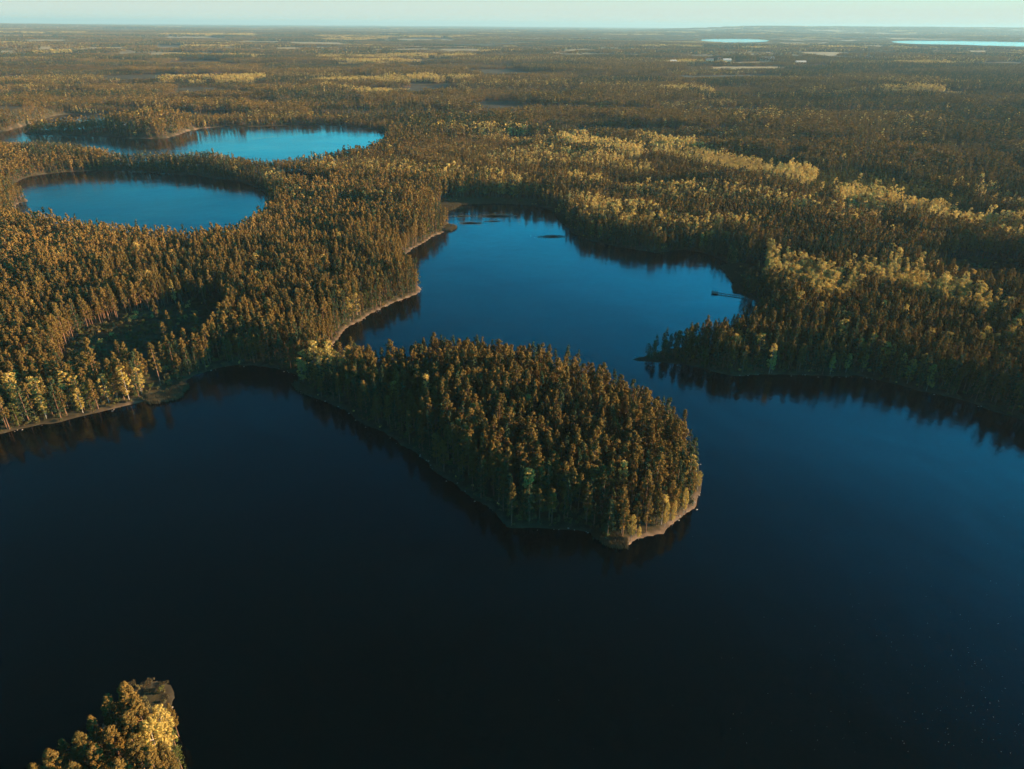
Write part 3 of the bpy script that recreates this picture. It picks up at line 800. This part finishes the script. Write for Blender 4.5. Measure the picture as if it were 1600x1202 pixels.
# lone trees left standing in the shaded clearing
LONE = [(130, 530, 17, 1.0, "leaning lone pine with a bare stem at the clearing's outer corner"), (181, 532, 12, .7, "small lone pine in the middle of the shaded clearing"),
        (250, 503, 15, .8, "lit lone pine in the upper half of the shaded clearing"), (260, 486, 13, .6, "thin pale lone pine near the clearing's back edge"),
        (303, 490, 14, .75, "small lone pine at the clearing's sunward end"), (238, 468, 13, .5, "slender dim pine against the clearing's dark back edge"),
        (312, 436, 14, .7, "bright-topped slim pine above the clearing's sunward end"), (234, 535, 17, .9, "stout lone pine on the clearing's lake side"),
        (113, 572, 11, .7, "little round pine at the clearing's lower corner"), (279, 472, 12, .5, "short pale pine beside the thin one in the clearing")]
for px, py, h, w, lab in LONE:
    x, y = under(px, py, h); dd = float(land_dist(np.array([x]), np.array([y]))[0])
    plant('pine', x, y, float(height(np.array([x]), np.array([y]), np.array([dd]))[0]), h / 18, lab, "lone trees in the shaded clearing", wide=w * 1.25)

# pale birches at the peninsula's tip
TIPB = [(975, 792, 9, .55, "slim yellow birch in shade a little inland of the spit"), (990, 803, 8.3, .7, "lumpy yellow-green birch just behind the spit"),
        (1000, 822, 4.3, .6, "smallest pale birch right on the spit's shore"), (1044, 783, 8.8, .55, "golden columnar birch, lower of a pair on the tip beach"),
        (1056, 781, 8.2, .5, "golden columnar birch, upper of a pair on the tip beach"), (1074, 762, 8.8, .65, "bright tall birch farther round the tip beach"),
        (1094, 735, 6.5, .7, "pale broad birch overhanging the tip's outermost water")]
for px, py, h, w, lab in TIPB:
    x, y = under(px, py, h)
    plant('birch', x, y, .5, h / 18, lab, "birches on the tip beach", close=True, wide=w)

# ------------------------------------------------------------------ low growth: shrubs and reeds along the shores (nobody could count it)
def tuft_mesh(name, n, w, h, leaf, mt, seed, reed=False):
    r_ = np.random.default_rng(seed)
    if reed:
        b_ = np.stack([r_.uniform(-w, w, n), r_.uniform(-w, w, n), np.zeros(n)], 1); a_ = r_.uniform(0, 6.28, n)
        t = np.stack([np.cos(a_), np.sin(a_), 0 * a_], 1) * leaf; up = np.stack([r_.normal(0, .12, n), r_.normal(0, .12, n), r_.uniform(.6, 1, n)], 1) * h
        v = np.stack([b_ - t, b_ + t, b_ + up + t * .5, b_ + up - t * .5], 1).reshape(-1, 3); f = np.arange(4 * n).reshape(-1, 4)
    else:
        cs = np.stack([r_.normal(0, w * .5, 10), r_.normal(0, w * .5, 10), r_.uniform(.3, .8, 10) * h], 1)
        v, f = leaf_cloud(cs, np.full(10, w * .45), n // 10, leaf, r_)
    me = mesh_np(name, v, f, [mt]); tone_attr(me, np.repeat(r_.uniform(0, .5, len(f)), 4)); return me
shr = [tuft_mesh("undergrowth", 160, 1.2, 2.2, .22, m_, 40 + i) for i, m_ in enumerate((M_SHRUB, M_SHRUB, M_GREEN, M_BIRCH))]
reed = [tuft_mesh("reeds", 130, 1.6, 1.5, .05, M_REED, 60 + i, True) for i in range(3)]

def scatter_obj(name, label, cat, x, y, z, variant, s, meshes):
    me = bpy.data.meshes.new(name); me.vertices.add(len(x)); me.vertices.foreach_set("co", np.stack([x, y, z], 1).astype(np.float32).ravel())
    a = me.attributes.new("variant", 'INT', 'POINT'); a.data.foreach_set("value", variant.astype(np.int32))
    a = me.attributes.new("turn", 'FLOAT_VECTOR', 'POINT'); t = np.zeros((len(x), 3), np.float32); t[:, 2] = rng.uniform(0, 6.28, len(x)); a.data.foreach_set("vector", t.ravel())
    a = me.attributes.new("size", 'FLOAT_VECTOR', 'POINT'); a.data.foreach_set("vector", np.repeat(s[:, None], 3, 1).astype(np.float32).ravel())
    o = link(bpy.data.objects.new(name, me)); tag(o, label, cat, kind="stuff")
    o.modifiers.new("scatter", 'NODES').node_group = scatter_group(name, meshes); return o

n = 60000
a_ = rng.uniform(-47, 47, n); r_ = 70 + (rng.uniform(size=n) ** .6) * 560
sx, sy = r_ * np.sin(np.radians(a_)), r_ * np.cos(np.radians(a_))
sdd = land_dist(sx, sy)
k = (sdd > 1.2) & (sdd < 9); ux, uy, ud = sx[k], sy[k], sdd[k]
cc = clear_dist(sx, sy); k2 = (cc < 0) & (rng.uniform(size=n) < .8); ux = np.concatenate([ux, sx[k2]]); uy = np.concatenate([uy, sy[k2]]); ud = np.concatenate([ud, sdd[k2]])
upx, upy = project(ux, uy, 0)
s_ = rng.uniform(.45, 1.15, len(ux)) * np.where(ud < 3.5, .55, 1)
beach = ((upx > 505) & (upx < 662) & (upy > 452) & (upy < 560) | (upx > 955) & (upx < 1105) & (upy > 770)) & (ud < 1.7)
k = ~beach
scatter_obj("undergrowth", "low shrubs and saplings along the shores and in clearings", "undergrowth", ux[k], uy[k], height(ux, uy, ud)[k], rng.choice(4, k.sum(), p=[.45, .35, .15, .05]), s_[k], shr)

# reeds: belts in the water's edge at three places
def in_poly(poly, m_, zmax=None):
    p = np.array(poly); lo, hi = p.min(0), p.max(0); out = []
    while len(out) < m_:
        c = np.stack([rng.uniform(lo[0], hi[0], 4000), rng.uniform(lo[1], hi[1], 4000)], 1)
        c = c[poly_sdf(p, c[:, 0], c[:, 1]) < 0]; out += c.tolist()
    return np.array(out[:m_])
belts = [in_poly(P([(684,322),(706,313),(760,311),(850,317),(848,321),(770,318),(720,320),(694,334)]), 1500), in_poly(P([(1128,417),(1150,414),(1185,420),(1190,445),(1165,456),(1148,456),(1150,443),(1140,430)]), 1600),
         in_poly(P([(205,1068),(235,1060),(268,1066),(276,1080),(262,1090),(235,1086),(212,1082)]), 9), in_poly(P([(230,622),(262,619),(278,598),(290,606),(276,622),(240,630)]), 260),
         in_poly(P([(462,600),(478,604),(486,616),(472,612)]), 60), in_poly(P([(700,352),(712,354),(706,361),(696,362)]), 60), in_poly(P([(870,334),(884,338),(893,352),(880,350)]), 90), in_poly(P([(930,834),(958,838),(975,852),(955,853)]), 90)]
b_ = np.concatenate(belts)
scatter_obj("reeds", "pale brown reed beds standing in the shallow edges of the lakes", "reeds", b_[:, 0], b_[:, 1], np.full(len(b_), -.05), rng.integers(0, 3, len(b_)), rng.uniform(.6, 1.1, len(b_)) * np.where(b_[:, 1] < 130, .5, 1), reed)

# stones washed out along the banks
M_STONE = flat_mat("shore_stone", (.16,.14,.12), c2=(.30,.27,.23), scale=1.2)
def stone_mesh(seed):
    bm = bmesh.new(); bmesh.ops.create_icosphere(bm, subdivisions=1, radius=1.0); r_ = random.Random(seed)
    for v in bm.verts: v.co = v.co * r_.uniform(.7, 1.15); v.co.z *= .6
    me = bpy.data.meshes.new("shore_stones"); bm.to_mesh(me); bm.free(); me.materials.append(M_STONE); return me
k = (sdd > -.9) & (sdd < .9) & (rng.uniform(size=n) < .75)
qx, qy, qd = sx[k], sy[k], sdd[k]
scatter_obj("shore_stones", "small grey stones washed out along the waterline of the lakes", "stones", qx, qy, height(qx, qy, qd) * .4, rng.integers(0, 4, len(qx)), rng.uniform(.12, .5, len(qx)) ** 1.3, [stone_mesh(q) for q in range(4)])

# water lily mats
M_LILY = flat_mat("lily_pads", (.05, .06, .03), rough=.5, c2=(.09, .085, .045), scale=.3)
vs, fs = [], []
for cx, cy_, rx, ry, m_ in ((775, 338, 22, 2.2, 900), (736, 349, 14, 1.6, 500), (862, 370, 18, 2.2, 420), (720, 338, 14, 1.2, 200), (770, 346, 12, 1.2, 150)):
    g = rng.normal(size=(m_, 2)) * .55
    for a, c in g:
        x, y = ground(cx + a * rx, cy_ + c * ry); r = rng.uniform(.25, .6); o_ = len(vs); a0 = rng.uniform(0, 6)
        for q in range(6): vs.append((x + r * math.cos(a0 + q * 1.047), y + r * math.sin(a0 + q * 1.047), .012))
        vs += [(p_[0], p_[1], .002) for p_ in vs[-6:]]
        fs.append([o_ + q for q in range(6)])
        fs += [[o_ + q, o_ + 6 + q, o_ + 6 + (q + 1) % 6, o_ + (q + 1) % 6] for q in range(6)]
me = bpy.data.meshes.new("water_lilies"); me.from_pydata(vs, [], fs); me.materials.append(M_LILY)
tag(link(bpy.data.objects.new("water_lilies", me)), "dark thin mats of water lilies floating at the middle lake's far end", "water lilies", kind="stuff")

# flecks of foam and pollen drifting on the near water
M_FLECK = flat_mat("pollen", (.18, .21, .20), rough=.9)
vs, fs = [], []
for q in range(220):
    px = 1600 - abs(random.gauss(0, 230)); py = 1180 - abs(random.gauss(0, 150)); 
    x, y = ground(px, py); r = random.uniform(.02, .065)
    o_ = len(vs); k = 5
    for j in range(k): vs.append((x + r * math.cos(j * 1.257), y + r * math.sin(j * 1.257) * 1.2, .006))
    vs.append((x, y, .03))
    for j in range(k): fs.append([o_ + j, o_ + (j + 1) % k, o_ + k])
me = bpy.data.meshes.new("foam_flecks"); me.from_pydata(vs, [], fs); me.materials.append(M_FLECK)
tag(link(bpy.data.objects.new("foam_flecks", me)), "tiny pale flecks of foam scattered over the near dark water", "foam", kind="stuff")

# ------------------------------------------------------------------ jetty
M_WOOD = flat_mat("grey_planks", (.16, .14, .12), c2=(.28, .25, .21), scale=3)
def boxes(name, L_, mt, parent=None, rot=0.0, org=(0, 0)):
    bm = bmesh.new()
    for (cx, cy_, cz, sx_, sy_, sz_) in L_:
        r = bmesh.ops.create_cube(bm, size=1.0)
        for v in r['verts']: v.co = Vector((v.co.x * sx_ + cx, v.co.y * sy_ + cy_, v.co.z * sz_ + cz))
    me = bpy.data.meshes.new(name); bm.to_mesh(me); bm.free(); me.materials.append(mt)
    return link(bpy.data.objects.new(name, me), parent)
jx0, jy0 = ground(1112, 458.0); jx1, jy1 = ground(1164, 465.5)
jl = math.hypot(jx1 - jx0, jy1 - jy0); ja = math.atan2(jy1 - jy0, jx1 - jx0)
jt = link(bpy.data.objects.new("jetty", None)); jt.location = (jx0, jy0, 0); jt.rotation_euler = (0, 0, ja)
tag(jt, "thin grey wooden jetty reaching from the reeds into the middle lake", "jetty")
boxes("walkway", [(3 + (k + .5) * .3, 0, .55, .27, 1.1, .06) for k in range(int((jl - 3) / .3))], M_WOOD, jt)
boxes("platform", [(.15 + k * .3, 0, .57, .27, 3.4, .06) for k in range(10)], M_WOOD, jt)
boxes("railing", [(.1, 0, 1.5, .07, 3.4, .07), (.1, 0, 1.05, .05, 3.4, .05)] + [(.1, q, 1.05, .08, .08, .95) for q in (-1.6, 0, 1.6)] + [(1.5, 1.65, 1.5, 2.8, .07, .07), (2.9, 1.65, 1.05, .08, .08, .95)], M_WOOD, jt)
boxes("beam", [(jl / 2, .4, .48, jl, .1, .1), (jl / 2, -.4, .48, jl, .1, .1)], M_WOOD, jt)
for k in range(8):
    for q in (-.55, .55):
        boxes("post", [(.4 + k * (jl - .8) / 7, q, -.6, .14, .14, 2.6)], M_WOOD, jt)

# ------------------------------------------------------------------ far farm buildings
M_WALLP = flat_mat("pale_render", (.62, .54, .42), c2=(.7, .62, .5), scale=.2); M_ROOF = flat_mat("roof_sheet", (.22, .13, .1), c2=(.3, .2, .16), scale=.3)
M_ROOFG = flat_mat("grey_roof", (.42, .42, .4), c2=(.5, .5, .48), scale=.3); M_PANE = flat_mat("window_pane", (.03, .035, .04), rough=.2)
def house(px, py, lx, ly, h, roofm, label, az_):
    x, y = ground(px, py); dd = np.array([float(land_dist(np.array([x]), np.array([y]))[0])]); z = float(height(np.array([x]), np.array([y]), dd)[0])
    e = link(bpy.data.objects.new("farm_building", None)); e.location = (x, y, z); e.rotation_euler = (0, 0, R(az_))
    tag(e, label, "building", "farm buildings among the far fields")
    boxes("wall", [(0, 0, h / 2, lx, ly, h)], M_WALLP, e)
    bm = bmesh.new(); o_ = .6; hr = ly * .32
    c = [bm.verts.new(v) for v in ((-lx/2-o_, -ly/2-o_, h), (lx/2+o_, -ly/2-o_, h), (lx/2+o_, ly/2+o_, h), (-lx/2-o_, ly/2+o_, h), (-lx/2-o_, 0, h+hr), (lx/2+o_, 0, h+hr))]
    for f in ((0,1,5,4), (2,3,4,5), (0,4,3), (1,2,5), (0,3,2,1)): bm.faces.new([c[q] for q in f])
    me = bpy.data.meshes.new("roof"); bm.to_mesh(me); bm.free(); me.materials.append(roofm); link(bpy.data.objects.new("roof", me), e)
    nw_ = max(2, int(lx / 6))
    for q in range(nw_): boxes("window", [((q + .5) / nw_ * lx - lx / 2, -ly / 2 - .02, h * .55, 1.6, .1, 1.5)], M_PANE, e)
house(1051, 104.5, 20, 14, 12, M_ROOFG, "square cream building with grey roof, standing alone before the far fields", 8)
house(1108, 99.5, 26, 14, 9, M_ROOF, "pale building at the near end of the far village with dark roof", -6)
house(1124, 98.5, 18, 12, 11, M_ROOF, "narrow tall pale house in the middle of the far village", 12)
house(1135, 100.5, 28, 14, 9, M_ROOFG, "long grey-roofed building before the far village houses", 3)
house(1197, 98.0, 50, 20, 9, M_ROOFG, "very long white barn at the far end of the fields", -4)
house(1250, 104.0, 34, 16, 8, M_ROOFG, "low pale shed beyond the long white barn", 5)

# ------------------------------------------------------------------ the air itself
bm = bmesh.new(); r = bmesh.ops.create_cube(bm, size=1.0)
for v in r['verts']: v.co = Vector((v.co.x * 74000, v.co.y * 74000, (v.co.z + .5) * 206 - 6))
me = bpy.data.meshes.new("haze"); bm.to_mesh(me); bm.free()
hm, nt, out = mat_new("haze_air")
pv = nt.nodes.new('ShaderNodeVolumePrincipled'); pv.inputs['Density'].default_value = 5.5e-5; pv.inputs['Color'].default_value = (.28, .52, .68, 1); pv.inputs['Anisotropy'].default_value = .1
nt.links.new(pv.outputs[0], out.inputs['Volume']); me.materials.append(hm)
tag(link(bpy.data.objects.new("haze", me)), "thin pale haze over the whole woodland", "haze", kind="stuff")
